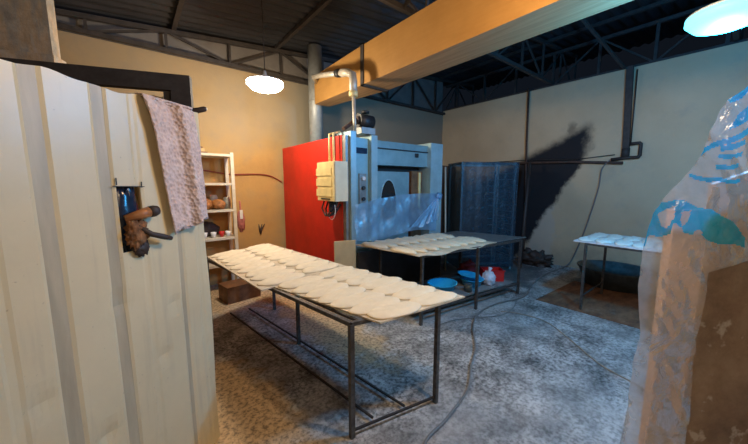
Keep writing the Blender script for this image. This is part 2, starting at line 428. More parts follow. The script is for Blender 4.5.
# ------------------------------------------------------------------ rectangular ventilation duct
t = thing('ventilation_duct', 'long ochre painted rectangular ventilation duct running under the roof', 'duct', (2.58, 1, 2.8))
o = (2.58, 1, 2.8)
def rel(p): return (p[0] - o[0], p[1] - o[1], p[2] - o[2])
def dsec(y0, y1, a, b):   # a,b = (x0,x1,z0,z1) at y0,y1
    m = MB(); P = [rel(q) for q in ((a[0], y0, a[2]), (a[1], y0, a[2]), (b[1], y1, b[2]), (b[0], y1, b[2]), (a[0], y0, a[3]), (a[1], y0, a[3]), (b[1], y1, b[3]), (b[0], y1, b[3]))]
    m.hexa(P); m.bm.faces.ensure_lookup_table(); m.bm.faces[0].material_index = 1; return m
A = (2.387, 2.785, 2.8, 3.27)
dsec(Y0 + .01, 3.2, A, A).build('duct_section', [M['duct'], M['duct_under']], t)
dsec(3.2, 4.50, A, (2.40, 2.66, 2.82, 3.25)).build('duct_section', [M['duct'], M['duct_under']], t)
m = MB()
for (x0, x1, z0, z1) in ((2.372, 2.387, 2.785, 3.285), (2.785, 2.80, 2.785, 3.285), (2.372, 2.80, 2.785, 2.80), (2.372, 2.80, 3.27, 3.285)):
    m.box(x0 - o[0], x1 - o[0], 3.17 - o[1], 3.23 - o[1], z0 - o[2], z1 - o[2])
m.build('seam_flange', M['truss_steel'], t)
m = MB(); m.tube([rel((2.365, -1.0, 3.2)), rel((2.365, -1, roof_z(2.4) - .03))], .008); m.build('hanger', M['truss_steel'], t)
m = MB(); m.tube([rel((2.806, 2.4, 3.2)), rel((2.806, 2.4, roof_z(2.8) - .03))], .008); m.build('hanger', M['truss_steel'], t)

# chimney flue on top of the oven
t = thing('flue_pipe', 'galvanised round flue pipe rising from the rear of the red oven to the roof', 'pipe', (2.50, 4.66, 2.135))
m = MB(); m.tube([(0, 0, 0), (0, 0, 1.63)], .115, 20); m.build('pipe', M['galvanised'], t)
m = MB(); m.lathe((0, 0, 0), [(.19, 0), (.19, .04), (.125, .06)], 20); m.build('collar', M['galvanised'], t)
m = MB(); m.lathe((0, 0, .75), [(.123, 0), (.123, .03)], 20); m.build('band', M['galvanised'], t)

# white pipe from oven front up to the duct
t = thing('exhaust_pipe', 'pale bent exhaust pipe rising from the oven front corner toward the duct', 'pipe', (2.21, 3.14, 2.13))
def rl(p, b=(2.21, 3.14, 2.13)): return (p[0] - b[0], p[1] - b[1], p[2] - b[2])
m = MB(); m.tube([rl(q) for q in ((2.22, 3.14, 2.13), (2.20, 3.12, 2.3), (2.185, 3.12, 2.68))], .022, 12); m.build('lower_pipe', M['pale_pipe'], t)
m = MB(); m.tube([rl(q) for q in ((2.185, 3.12, 2.62), (2.185, 3.12, 2.78), (2.19, 3.14, 2.86), (2.17, 3.22, 2.905), (2.15, 3.32, 2.92))], .048, 14); m.build('elbow', M['pale_pipe'], t)
m = MB(); m.tube([rl(q) for q in ((2.15, 3.32, 2.92), (2.20, 3.9, 3.06), (2.26, 4.25, 3.14), (2.41, 4.45, 3.15))], .035, 12); m.build('upper_pipe', M['pale_pipe'], t)
m = MB(); m.tube([rl(q) for q in ((2.152, 3.36, 2.93), (2.156, 3.44, 2.95))], .05, 14); m.build('joint', M['black_plastic'], t)
m = MB(); m.tube([rl(q) for q in ((2.185, 3.12, 2.60), (2.185, 3.12, 2.66))], .054, 14); m.build('collar', M['cream_box'], t)

# ------------------------------------------------------------------ lamps
def lamp(loc, sz, col, strength, label, group=None, es=14, glow=None, up=0):
    t = thing('hanging_lamp', label, 'lamp', loc)
    em = emit('lamp_glow', glow or col, es)
    zt = roof_z(loc[0]) - loc[2] - .01
    m = MB(); m.tube([(0, 0, .12), (.004, 0, .5), (0, 0, zt)], .005, 6); m.build('cord', M['truss_steel'], t)
    m = MB(); m.lathe((0, 0, .03), [(.035, 0), (.04, .04), (.022, .06), (.018, .1)], 16); m.build('socket', M['white_plastic'], t)
    m = MB(); m.lathe((0, 0, 0), [(.03, .05), (.09, .045), (.185 * sz, .015), (.19 * sz, .0)], 32); m.build('housing', M['white_plastic'], t)
    m = MB(); m.lathe((0, 0, 0), [(.188 * sz, .0), (.19 * sz, -.03), (.15 * sz, -.075), (.08 * sz, -.10), (.02, -.108)], 48); m.build('diffuser', em, t)
    L = bpy.data.lights.new('lamp_light', 'POINT'); L.energy = strength; L.color = col; L.shadow_soft_size = .09
    lo = bpy.data.objects.new('lamp_light', L); C.objects.link(lo); lo.parent = t; lo.location = (0, 0, -.22)
    if up:
        L = bpy.data.lights.new('upper_light', 'POINT'); L.energy = up; L.color = (.03, .30, 1.); L.shadow_soft_size = .05
        lo = bpy.data.objects.new('upper_light', L); C.objects.link(lo); lo.parent = t; lo.location = (0, 0, .16)
    return t
L1 = lamp((1.34, 3.74, 2.75), 1.1, (1., .82, .58), 84, 'warm white hanging lamp over the far end of the long table', es=25, glow=(1., .95, .85))
L2 = lamp((3.12, .20, 2.66), 1.05, (.07, .47, 1.), 165, 'cyan hanging lamp at the right near the roof', es=4, glow=(.10, .80, 1.), up=55)
L3 = lamp((1.50, .50, 2.96), 1., (1., .70, .42), 84, 'warm hanging lamp beside the ochre duct above the near end of the long table', es=12)
L4 = lamp((-.1, -1.3, 2.8), 1., (1., .73, .46), 32, 'warm hanging lamp behind the viewer', es=12)

# ------------------------------------------------------------------ corrugated sheet panel at left
ANG = math.atan2(.589, .808); P0 = (.33, 1.91)
t = thing('corrugated_sheet', 'cream painted corrugated metal sheet standing upright with a square hole cut in it', 'metal sheet', (P0[0], P0[1], 0), ANG)
ribs = [(-1.52, .05), (-1.30, .05), (-1.10, .05), (-.92, .05), (-.835, .02), (-.697, .046), (-.502, .040), (-.375, .014), (-.195, .022), (-.085, .016)]
def prof(s):
    d = 0
    for c, w in ribs:
        a = abs(s - c); k = max(0, min(1, (w / 2 + .012 - a) / .012)); d = max(d, k * min(.006, w * .2))
    return d
ss = sorted(set([-1.7, -.02] + [round(-1.7 + i * .02, 4) for i in range(85)] + [round(c + sg * (w / 2 + e), 4) for c, w in ribs for sg in (-1, 1) for e in (0, .012)] + [-.468, -.368]))
ss = [s for s in ss if -1.7 <= s <= -.02]
zs = sorted(set([round(.0 + i * .04, 3) for i in range(49)] + [1.26, 1.54, 1.93]))
def top(s): return 1.93 + .006 * math.sin(s * 17) - .004 * math.sin(s * 41)
HOLE = (-.468, -.368, 1.26, 1.54)
m = MB(); vs = {}
dents = [(-.60, .52, .05), (-.33, .72, .035), (-.50, 1.05, .03), (-.25, .95, .03), (-.78, .8, .03)]
def pv(i, j):
    if (i, j) not in vs:
        s, z = ss[i], zs[j]
        zz = top(s) if j == len(zs) - 1 else z
        y = prof(s) + .006 * noise.noise(Vector((s * 3, z * 2, 0)))
        for ds, dz, da in dents: y += .35 * da * math.exp(-((s - ds) / .035) ** 2 - ((z - dz) / .04) ** 2)
        if s > -.1: y += (s + .1) * .25 * (.6 + .4 * math.sin(z * 6))
        vs[i, j] = m.bm.verts.new((s, y, zz))
    return vs[i, j]
for i in range(len(ss) - 1):
    for j in range(len(zs) - 1):
        sc = (ss[i] + ss[i + 1]) / 2; zc = (zs[j] + zs[j + 1]) / 2
        if HOLE[0] < sc < HOLE[1] and HOLE[2] < zc < HOLE[3]: continue
        f = m.bm.faces.new((pv(i, j), pv(i + 1, j), pv(i + 1, j + 1), pv(i, j + 1)))
        f.smooth = False; f.material_index = 1 if prof(sc) > .004 and prof(ss[i]) > .004 and prof(ss[i + 1]) > .004 else 0
m.build('sheet', [M['panel'], M['panel_rib']], t, solid=.0015)
m = MB()   # saw cuts running past the corners of the hole
for a, b in (((-.485, 1.541), (-.355, 1.539)), ((-.469, 1.545), (-.4685, 1.575)), ((-.367, 1.535), (-.366, 1.56))):
    m.beam((a[0], -.0035, a[1]), (b[0], -.0035, b[1]), .003, .004, up=(0, 1, 0))
m.build('saw_cut', M['black_plastic'], t)

def wp(s, y, z):   # panel-local to world
    return (P0[0] + s * math.cos(ANG) - y * math.sin(ANG), P0[1] + s * math.sin(ANG) + y * math.cos(ANG), z)
# towel over the sheet
t = thing('towel', 'dusty pink terry towel draped over the top edge of the metal sheet', 'towel', wp(-.2, 0, 0), ANG)
m = MB()
Lf = [(-.145, 1.935), (-.143, 1.93), (-.112, 1.80), (-.078, 1.52), (-.050, 1.305)]
Rt = [(.115, 1.925), (.12, 1.915), (.145, 1.73), (.158, 1.55), (.168, 1.368)]
def lerp(P, v):
    k = v * (len(P) - 1); i = min(int(k), len(P) - 2); f = k - i
    return tuple(P[i][n] * (1 - f) + P[i + 1][n] * f for n in range(len(P[0])))
def tw(u, v):
    if v < .2:       # back flap and fold
        w = v / .2; x = -.143 + u * .258; a = PI * min(1, max(0, (w - .5) * 2))
        if w < .5: return (x, .030, 1.58 + (w / .5) * .35)
        return (x, .0 + .030 * math.cos(a), 1.93 + .012 * math.sin(a))
    w = (v - .2) / .8; l = lerp(Lf, w); r = lerp(Rt, w)
    x = l[0] * (1 - u) + r[0] * u; z = l[1] * (1 - u) + r[1] * u
    d = -.020 - .004 * w - .008 * (1 + math.sin(u * 9 + w * 2.2)) * min(1, w * 3) - .03 * math.exp(-((u - .62) / .07) ** 2) * min(1, w * 4)
    d += .008 * noise.noise(Vector((u * 6, w * 9, 3)))
    return (x, d, z + .008 * math.sin(u * 11) * w)
m.grid(tw, 34, 60); m.build('cloth', M['towel'], t, solid=.007)
t.name = 'towel'

# things stuffed in the hole
o = MB().blob((0, 0, 0), (.058, .035, .155), .35, 5, 28, 3).build('plastic_bag', M['blue_dark']); o.location = wp(-.418, .042, 1.405); o.rotation_euler = (0, 0, ANG)
tag(o, 'crumpled dark blue plastic bag filling the hole in the metal sheet', 'bag')
m = MB(); m.tube([(0, .01, 0), (.05, -.012, .014), (.085, -.016, .022)], [.014, .021, .024], 16); m.mi = 1; m.tube([(.084, -.016, .022), (.105, -.018, .024), (.122, -.018, .026), (.13, -.018, .026)], [.0245, .026, .021, .009], 16)
o = m.build('wooden_tool', [M['wood_handle'], M['burnt']]); o.location = wp(-.455, -.02, 1.405); o.rotation_euler = (0, 0, ANG)
tag(o, 'round brown wooden tool handle with black end poking from the sheet hole', 'tool')
m = MB(); m.tube([(0, .0, 0), (.05, -.02, -.045), (.10, -.03, -.065), (.135, -.03, -.078)], [.01, .012, .013, .010], 12)
o = m.build('curved_tool', M['burnt']); o.location = wp(-.42, -.02, 1.372); o.rotation_euler = (0, 0, ANG)
tag(o, 'thin dark curved handle pointing down right out of the sheet hole', 'tool')
m = MB(); m.blob((-.002, .006, .015), (.044, .020, .066), .5, 5, 36, 5); m.mi = 1; m.blob((.012, .008, -.055), (.034, .016, .036), .5, 6, 24, 9)
o = m.build('brown_rag', [M['brown_cloth'], M['burnt']]); o.location = wp(-.415, -.022, 1.325); o.rotation_euler = (0, 0, ANG)
tag(o, 'scorched brown rag bunched in the lower part of the sheet hole', 'rag')

# ------------------------------------------------------------------ dark door frame and column behind the sheet
FA = math.atan2(-.3547, .9350); FB = (.311, 2.444)
t = thing('steel_frame', 'black steel door frame standing behind the corrugated sheet', 'frame', (FB[0], FB[1], 0), FA)
m = MB(); m.box(-1.5, .06, -.03, .03, 2.16, 2.262); m.build('top_rail', M['dark_steel'], t)
m = MB(); m.box(-.055, .06, -.03, .03, 0, 2.16); m.build('post', M['dark_steel'], t)
m = MB(); m.box(-1.5, -1.40, -.03, .03, 0, 2.16); m.build('post', M['dark_steel'], t)
m = MB(); m.box(-.10, -.062, -.02, .02, 1.2, 2.155); m.build('inner_stile', M['dark_steel'], t)
def fp(s, y, z): return (FB[0] + s * math.cos(FA) - y * math.sin(FA), FB[1] + s * math.sin(FA) + y * math.cos(FA), z)
m = MB(); m.grid(lambda u, v: (-.75 + u * .62, .02 * math.sin(u * 60), v * 2.12), 120, 8)
o = m.build('curtain', M['curtain'], solid=.003); o.location = fp(0, .08, 0.02); o.rotation_euler = (0, 0, FA)
tag(o, 'beige pleated curtain hanging behind the black steel frame', 'curtain')
m = MB(); m.tube([(-.09, -.06, 0), (-.03, -.05, .012), (.04, -.05, .01)], [.028, .03, .024], 14); m.mi = 1; m.tube([(.04, -.05, .01), (.10, -.05, .018), (.14, -.05, .03), (.155, -.05, .033)], [.02, .018, .018, .01], 12)
o = m.build('wrapped_pipe', [M['blue_rag'], M['burnt']]); o.location = fp(0, 0, 2.02); o.rotation_euler = (0, 0, FA)
tag(o, 'short pipe wrapped in blue grey rag fixed to the black steel post', 'pipe')
m = MB(); m.box(-.16, .02, -.04, .02, 2.263, 2.30)
m = MB(); m.box(-.9, .10, 0, .10, 0, 3.42); m.bevel(.02, 2)
o = m.build('trim_9', M['column']); o.location = (-.5135, 3.7476, 0); o.rotation_euler = (0, 0, FA); struct(o, 'rough stained masonry column')
m = MB(); m.box(-.95, .12, -.03, .13, 2.2, 2.60); m.bevel(.015, 2)
o = m.build('trim_10', M['column']); o.location = (-.5135, 3.7476, 0); o.rotation_euler = (0, 0, FA); struct(o, 'ledge around the masonry column')

# ------------------------------------------------------------------ tables
def table(name, label, origin_, legs, rails, htop, r=.0145, low=(), extra=None):
    t = thing(name, label, 'table', (*origin_, 0)); ox, oy = origin_
    for x, y in legs:
        m = MB(); m.box(x - ox - r, x - ox + r, y - oy - r, y - oy + r, 0, htop - .03); m.build('leg', M['table_steel'], t)
    for (a, b, z, w) in rails:
        m = MB(); m.beam((a[0] - ox, a[1] - oy, z), (b[0] - ox, b[1] - oy, z), w); m.build('rail', M['table_steel'], t)
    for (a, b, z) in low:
        m = MB(); m.beam((a[0] - ox, a[1] - oy, z), (b[0] - ox, b[1] - oy, z), .013); m.build('low_bar', M['dark_steel'], t)
    return t
def board(name, label, quad, z0, z1, material, nx=1, wav=None, group=None, cat='board'):
    c = (sum(q[0] for q in quad) / 4, sum(q[1] for q in quad) / 4, z0)
    m = MB()
    def P(u, v, z):
        a = Vector(quad[0]).lerp(Vector(quad[1]), u); b = Vector(quad[3]).lerp(Vector(quad[2]), u); p = a.lerp(b, v)
        dz = wav(u, v) if wav else 0
        return (p.x - c[0], p.y - c[1], z - z0 + dz)
    n = 24
    m.grid(lambda u, v: P(u, v, z1), n, n)
    m.grid(lambda u, v: P(u, v, z0), n, n)
    for k in range(4):
        if k == 0: g = lambda u, v: P(u, 0, z0 + (z1 - z0) * v)
        elif k == 1: g = lambda u, v: P(1, u, z0 + (z1 - z0) * v)
        elif k == 2: g = lambda u, v: P(u, 1, z0 + (z1 - z0) * v)
        else: g = lambda u, v: P(0, u, z0 + (z1 - z0) * v)
        m.grid(g, n, 1)
    bmesh.ops.remove_doubles(m.bm, verts=m.bm.verts, dist=1e-5)
    for f in m.bm.faces: f.smooth = False
    o = m.build(name, material); o.location = c
    return tag(o, label, cat, group)

# table 1: long table in front
A_, B_, C_, D_ = (.940, 1.385), (1.575, 1.26), (.575, 3.62), (1.27, 3.56)
a2, c2 = (.995, 1.378), (.635, 3.61)
table('work_table', 'long dark steel frame table in the foreground carrying two rows of dough', (1.1, 2.45),
      [A_, B_, C_, D_, (1.155, 2.61)],
      [(A_, C_, .736, .026), (a2, c2, .738, .016), (B_, D_, .736, .026), (A_, B_, .736, .024), (C_, D_, .736, .026), ((.80, 2.25), (1.46, 2.15), .736, .022)],
      .765, low=[(A_, B_, .045), ((.80, 3.71), (1.115, 1.40), .03), ((1.01, 3.72), (1.35, 1.345), .03)])  # the two long entries are thin dark bars just above the floor
q_near = [(1.055, 1.255), (1.785, 1.19), (1.572, 2.395), (.80, 2.235)]
q_far = [(.700, 2.22), (1.57, 2.40), (1.375, 3.97), (.585, 3.66)]
W1 = None
board('baking_board', 'pale floury board with dough loaves on the near part of the long table', q_near, .7495, .7595, M['flour_board'], wav=W1)
board('baking_board', 'pale floury board at the shelf end of the long table', q_far, .7498, .760, M['flour_board'])
# dough loaf prototypes
def loaf_mesh(seed, L=.40, W=.19, H=.024):
    m = MB(); r = bmesh.ops.create_uvsphere(m.bm, u_segments=28, v_segments=14, radius=1)
    for v in r['verts']:
        n = v.co.normalized(); x, y, z = n
        x = math.copysign(abs(x) ** .85, x)
        k = 1 + .13 * noise.noise(Vector((x * 1.5 + seed, y * 1.5, 0)))
        zz = max(z, -.25); pit = 0
        if z > 0: pit = .5 * noise.noise(Vector((x * 4, y * 3, seed * 3)))
        v.co = Vector((x * L / 2 * k, y * W / 2 * k, (zz + .25) / 1.25 * H * (1 + pit) * (1 if z < .3 else 1 - .18 * math.exp(-(x * x * 4 + y * y * 6)))))
    for f in m.bm.faces: f.smooth = True
    return m
protos = [loaf_mesh(i * 1.7).mesh('dough_loaf', M['dough']) for i in range(5)]
protos_l = [loaf_mesh(i * 2.3 + 4, .40, .17, .042).mesh('dough_loaf', M['dough']) for i in range(4)]
protos_w = [loaf_mesh(i * 1.7 + 9, .40, .17, .03).mesh('dough_loaf', M['dough_white']) for i in range(3)]
proto = bpy.data.objects.new('dough_loaf', protos[0])
def loaf(me, x, y, z, rz, label, group, sc=1.):
    o = proto.copy(); o.data = me; C.objects.link(o); o.location = (x, y, z); o.rotation_euler = (0, 0, rz); o.scale = (sc, sc, 1)
    return tag(o, label, 'dough', group)
def bil(q, u, v):
    a = Vector(q[0]).lerp(Vector(q[1]), u); b = Vector(q[3]).lerp(Vector(q[2]), u); return a.lerp(b, v)
def lay(q, cols, rows, z, mes, label, group, along=False, u0=.0, u1=1., v0=0., v1=1., jit=.01):
    for j in range(rows):
        for i in range(cols):
            u = u0 + (u1 - u0) * (i + .5) / cols; v = v0 + (v1 - v0) * (j + .5) / rows
            p = bil(q, u, v); p2 = bil(q, u + .01, v); a = math.atan2(p2.y - p.y, p2.x - p.x)
            loaf(random.choice(mes), p.x + random.uniform(-jit, jit), p.y + random.uniform(-jit, jit), z, a + random.uniform(-.12, .12) + (PI if random.random() < .5 else 0), label, group, random.uniform(.97, 1.03))
lay(q_near, 2, 7, .760, protos, 'pale oval flat dough loaf on the near board of the long table', 'dough loaves on the near board of the long table', u0=.02, u1=.98, v0=.01, v1=.985)
lay(q_far, 2, 9, .7605, protos, 'pale oval flat dough loaf at the shelf end of the long table', 'dough loaves at the shelf end of the long table', u0=.02, u1=.98, v0=.01, v1=.985)

# table 2: middle table with a low shelf
E1, E2, E3, E4, E5 = (2.375, 2.13), (3.23, 1.995), (4.16, 1.92), (4.0, 2.78), (2.42, 2.88)
table('work_table', 'steel frame table in front of the oven with a low shelf and dough on top', (3.2, 2.4),
      [E1, E2, E3, E4, E5],
      [(E1, E3, .775, .026), (E5, E4, .775, .026), (E1, E5, .775, .026), (E3, E4, .775, .026)], .81)
bs = board('shelf_board', 'dark low shelf board of the table in front of the oven', [(2.41, 2.17), (4.10, 1.96), (3.97, 2.74), (2.44, 2.84)], .165, .185, M['grey_board'], cat='shelf')
m = MB()
for a, b in ((E1, E3), (E5, E4)):
    m.beam((a[0], a[1], .153), (b[0], b[1], .153), .022)
for x0_, y0_, x1_, y1_ in ((2.4, 2.15, 2.43, 2.86), (4.12, 1.95, 3.99, 2.76)): m.beam((x0_, y0_, .153), (x1_, y1_, .153), .022)
o = origin(m.build('shelf_rail', M['table_steel']), (3.2, 2.4, .15)); tw_ = bpy.data.objects['work_table.001'] if 'work_table.001' in bpy.data.objects else None
if tw_: o.parent = tw_; o.location = (0, 0, .15)
q2 = [(2.33, 2.20), (4.34, 1.93), (4.05, 2.90), (2.12, 3.0)]
W2 = lambda u, v: (.0 + .004 * math.sin(u * 20)) * (1 if v < .2 else .2)
board('metal_sheet', 'dark bare metal sheet forming the top of the table in front of the oven', q2, .789, .797, M['grey_steel'], cat='metal sheet')
def lip(u, v):
    e = max(0, 1 - v / .05); return -.030 * e * (.5 + .5 * math.cos(u * 2 * PI * 2.3 + 2.6)) if u < .8 else 0
q2b = [(2.28, 2.09), (3.62, 1.975), (3.44, 2.92), (2.10, 3.0)]
board('baking_cloth', 'pale floury cloth under the dough on the table in front of the oven', q2b, .7985, .8035, M['flour_board'], wav=lip, cat='cloth')
lay(q2b, 8, 2, .8045, protos, 'x', 'x') if False else None
for i in range(8):
    for j in range(2):
        p = bil(q2b, (i + .5) / 8, .08 + .45 * j + .22)
        loaf(random.choice(protos_l), p.x, p.y, .8045, PI / 2 + random.uniform(-.1, .2), 'pale oval dough loaf on the table in front of the oven', 'dough loaves on the table in front of the oven', 1.0)
# things on the low shelf
def basin(x, y, z, rx, ry, h, material, label, rz=0, name='plastic_basin'):
    m = MB(); m.lathe((0, 0, 0), [(.72, 0), (.97, h * .93), (1.06, h * .95), (1.06, h), (.94, h), (.70, .012)], 28, rx, ry)
    o = m.build(name, material); o.location = (x, y, z); o.rotation_euler = (0, 0, rz); return tag(o, label, 'basin')
basin(3.02, 2.36, .186, .20, .17, .11, M['blue_basin'], 'shallow blue plastic basin at the left end of the low shelf')
basin(3.50, 2.24, .186, .15, .15, .10, M['blue_basin'], 'blue plastic bowl beside the white bag on the low shelf')
o = basin(3.47, 2.27, .302, .17, .14, .04, M['blue_basin'], 'flat blue plastic tray tilted on top of a blue bowl'); o.rotation_euler = (.12, .10, .2); o.name = 'plastic_tray'; o['category'] = 'tray'
m = MB(); m.tube([(0, 0, 0), (0, 0, .09)], .05, 16); o = m.build('tin_can', M['tub']); o.location = (3.27, 2.14, .186); tag(o, 'small dark tin between the blue basins', 'can')
m = MB(); m.blob((0, 0, .085), (.10, .085, .10), .35, 4, 30, 2, floor_=.009); m.tube([(0, 0, .16), (.01, 0, .20), (.03, .0, .235)], [.03, .018, .03], 10)
o = m.build('plastic_bag', M['white_bag']); o.location = (3.72, 2.12, .178); tag(o, 'knotted white plastic bag beside the red crate', 'bag')
m = MB(); m.box(-.14, .14, -.10, .10, 0, .012)
for q in ((-.14, .14, -.10, -.09), (-.14, .14, .09, .10), (-.14, -.13, -.09, .09), (.13, .14, -.09, .09)): m.box(*q, .012, .155)
m.box(-.15, .15, -.11, -.10, .145, .16)
o = m.build('plastic_crate', M['red_plastic']); o.location = (3.95, 2.21, .186); o.rotation_euler = (0, 0, -.75); tag(o, 'small bright red plastic crate at the right end of the low shelf', 'crate')
m = MB(); m.blob((0, 0, .10), (.14, .12, .13), .45, 4, 28, 8, floor_=.015); o = m.build('cloth_bundle', M['maroon']); o.location = (3.82, 2.52, .172); tag(o, 'dark red cloth bundle behind the white bag', 'cloth')

# table 3: right
G1, G2, G3, G4 = (4.22, 1.17), (5.06, 1.17), (4.22, .05), (5.06, .05)
table('work_table', 'small steel table against the right wall with white dough', (4.62, .6), [G1, G2, G3, G4],
      [(G1, G2, .835, .024), (G3, G4, .835, .024), (G1, G3, .835, .024), (G2, G4, .835, .024)], .87, .013, low=[((4.22, 1.17), (5.06, 1.17), .18)])
q3 = [(4.20, -.02), (5.10, -.02), (5.10, 1.30), (4.20, 1.30)]
board('baking_board', 'white board under white dough on the small right table', q3, .848, .862, M['white_plastic'])
for i in range(7):
    for j in range(2):
        loaf(random.choice(protos_w), 4.41 + .41 * j, 1.20 - .175 * i, .863, random.uniform(-.08, .08), 'white oval dough loaf on the small table by the right wall', 'dough loaves on the small right table')

# ------------------------------------------------------------------ rotary oven
OX0, OX1, OY0, OY1, OH = 2.04, 3.76, 3.10, 4.98, 2.13
oc = (2.9, 4.04, 0)
t = thing('bakery_oven', 'big bakery oven with a red side and blue grey steel front', 'oven', oc)
def ob(x0, x1, y0, y1, z0, z1, name, material, parent=t, bev=0):
    m = MB(); m.box(x0 - oc[0], x1 - oc[0], y0 - oc[1], y1 - oc[1], z0, z1)
    if bev: m.bevel(bev, 2)
    return m.build(name, material, parent)
ob(OX0 + .01, OX1 - .01, OY0 + .25, OY1, .0, OH, 'body', M['oven_steel'])
ob(OX0 - .012, OX0 + .009, OY0 + .05, OY1, .04, OH + .01, 'side_panel', M['red_paint'])['label'] = 'red painted side panel'
ob(OX0 - .004, OX0 + .045, OY0 - .02, OY0 + .048, .02, OH, 'edge_strip', M['grey_steel'])
ob(OX0 + .046, OX0 + .125, OY0 - .06, OY0 + .248, 0, OH + .05, 'corner_post', M['oven_steel_light'])
ob(OX0 + .126, 2.40, OY0, OY0 + .248, 0, 2.12, 'control_panel', M['oven_steel'])
ob(2.401, 2.50, OY0 - .06, OY0 + .248, 0, 2.16, 'corner_post', M['oven_steel_light'])
hd = ob(2.501, 3.49, OY0 - .03, OY0 + .248, 1.80, 2.11, 'hood', M['oven_steel'], bev=.01)
ob(2.501, 3.49, OY0 - .045, OY0 - .031, 2.005, 2.02, 'hood_seam', M['recess'])
ob(3.22, 3.28, OY0 - .05, OY0 - .031, 1.93, 1.985, 'hood_latch', M['black_plastic'])
ob(2.501, 3.49, OY0 + .14, OY0 + .248, .02, 1.798, 'door_opening', M['recess'])
dr = ob(2.51, 3.18, OY0 + .04, OY0 + .13, .05, 1.72, 'door', M['oven_steel'], bev=.008)
m = MB(); m.lathe((0, 0, 0), [(1, 0), (1, .012)], 32, .135, .30)
o = m.build('door_window', M['glass_dark'], t); o.rotation_euler = (PI / 2, 0, 0); o.location = (2.775 - oc[0], OY0 + .038 - oc[1], 1.30)
m = MB(); m.lathe((0, 0, 0), [(1.12, 0), (1.12, .008)], 32, .135, .285)
o = m.build('window_rim', M['oven_steel_light'], t); o.rotation_euler = (PI / 2, 0, 0); o.location = (2.775 - oc[0], OY0 + .0395 - oc[1], 1.30)
m = MB(); m.tube([(3.12 - oc[0], OY0 + .03 - oc[1], 1.0), (3.12 - oc[0], OY0 - .02 - oc[1], 1.02), (3.12 - oc[0], OY0 - .02 - oc[1], 1.30), (3.12 - oc[0], OY0 + .03 - oc[1], 1.32)], .012, 10); m.build('door_handle', M['grey_steel'], t)
ob(3.24, 3.47, OY0 + .05, OY0 + .138, .05, 1.74, 'inner_wall', M['oven_brown'])
ob(3.38, 3.42, OY0 + .03, OY0 + .049, 1.2, 1.72, 'inner_rail', M['cream_box'])
ob(2.131, 3.755, OY0 - .125, OY0 - .105, .02, .70, 'shade_panel', M['under_table_shade'])  # added dark panel standing in for the shade under the table
ob(3.491, 3.76, OY0 - .10, OY0 + .248, 0, 2.15, 'corner_post', M['oven_steel_light'])
ob(2.20, 2.37, OY0 - .012, OY0 - .001, 1.93, 2.0, 'name_plate', M['blue_dark'])
ob(2.24, 2.35, OY0 - .02, OY0 - .001, 1.30, 1.68, 'switch_plate', M['grey_steel'])
for z in (1.62, 1.50, 1.36):
    m = MB(); m.tube([(2.295 - oc[0], OY0 - .02 - oc[1], z), (2.295 - oc[0], OY0 - .045 - oc[1], z)], .024, 14)
    m.build('switch', M['white_plastic'] if z > 1.6 else M['black_plastic'], t)
ob(2.25, 2.34, OY0 - .012, OY0 - .001, 1.12, 1.22, 'notice', M['white_plastic'])
# motor on top
t2 = thing('blower_motor', 'small black blower motor sitting on the oven top', 'motor', (2.40, 3.19, OH + .052))
m = MB(); m.tube([(-.10, 0, .165), (.12, 0, .165)], .085, 20); m.build('housing', M['black_plastic'], t2)
m = MB(); m.box(-.10, .12, -.08, .08, .0, .078); m.build('foot', M['galvanised'], t2)
m = MB(); m.tube([(-.13, 0, .17), (-.11, 0, .17)], .05, 14); m.tube([(-.13, 0, .17), (-.26, -.02, .08), (-.34, -.03, .03)], .025, 10); m.build('shaft_guard', M['rust_pipe'], t2)
m = MB(); m.tube([(0, -.03, .26), (.0, -.03, .285)], .05, 12); m.build('cap', M['black_plastic'], t2)

# electrical box on the red side
bc = (1.93, 3.33, 1.58)
t = thing('electrical_box', 'cream electrical box mounted on the red oven side', 'electrical box', (2.027, 3.33, 1.32))
bo = (2.027, 3.33, 1.32)
def eb(x0, x1, y0, y1, z0, z1, name, material, bev=0):
    m = MB(); m.box(x0 - bo[0], x1 - bo[0], y0 - bo[1], y1 - bo[1], z0 - bo[2], z1 - bo[2])
    if bev: m.bevel(bev, 2)
    return m.build(name, material, t)
eb(1.85, 2.024, 3.02, 3.44, 1.345, 1.815, 'casing', M['cream_side'], .008)
eb(1.838, 1.849, 3.03, 3.43, 1.35, 1.81, 'cover', M['cream_box'], .004)
for k in range(3): eb(1.832, 1.837, 3.08, 3.45, 1.40 + .125 * k, 1.49 + .125 * k, 'cover_rib', M['cream_box'], .002)
eb(1.834, 1.837, 3.12, 3.34, 1.362, 1.378, 'cover_slot', M['recess'])
for y in (3.24, 3.34):
    m = MB(); m.tube([(1.97 - bo[0], y - bo[1], 1.80 - bo[2]), (1.97 - bo[0], y - bo[1], 2.16 - bo[2]), (2.06 - bo[0], y - bo[1], 2.19 - bo[2])], .014, 10); m.build('conduit', M['cream_box'], t)
m = MB()
for k, y in enumerate((3.10, 3.2, 3.32, 3.42)):
    m.tube([(1.93 - bo[0], y - bo[1], 1.345 - bo[2]), (1.90 - bo[0], y + .02 - bo[1], 1.24 - bo[2]), (1.90 - bo[0], 3.26 - bo[1] + .03 * k, 1.15 - bo[2]), (1.97 - bo[0], 3.22 - bo[1], 1.19 - bo[2]), (2.02 - bo[0], 3.18 - bo[1], 1.30 - bo[2])], .011, 8)
m.build('cable_loop', M['black_plastic'], t)
m = MB(); m.tube([(1.93 - bo[0], 3.22 - bo[1], 1.34 - bo[2]), (1.93 - bo[0], 3.22 - bo[1], 1.20 - bo[2])], .05, 14); m.build('plug', M['blue_dark'], t)
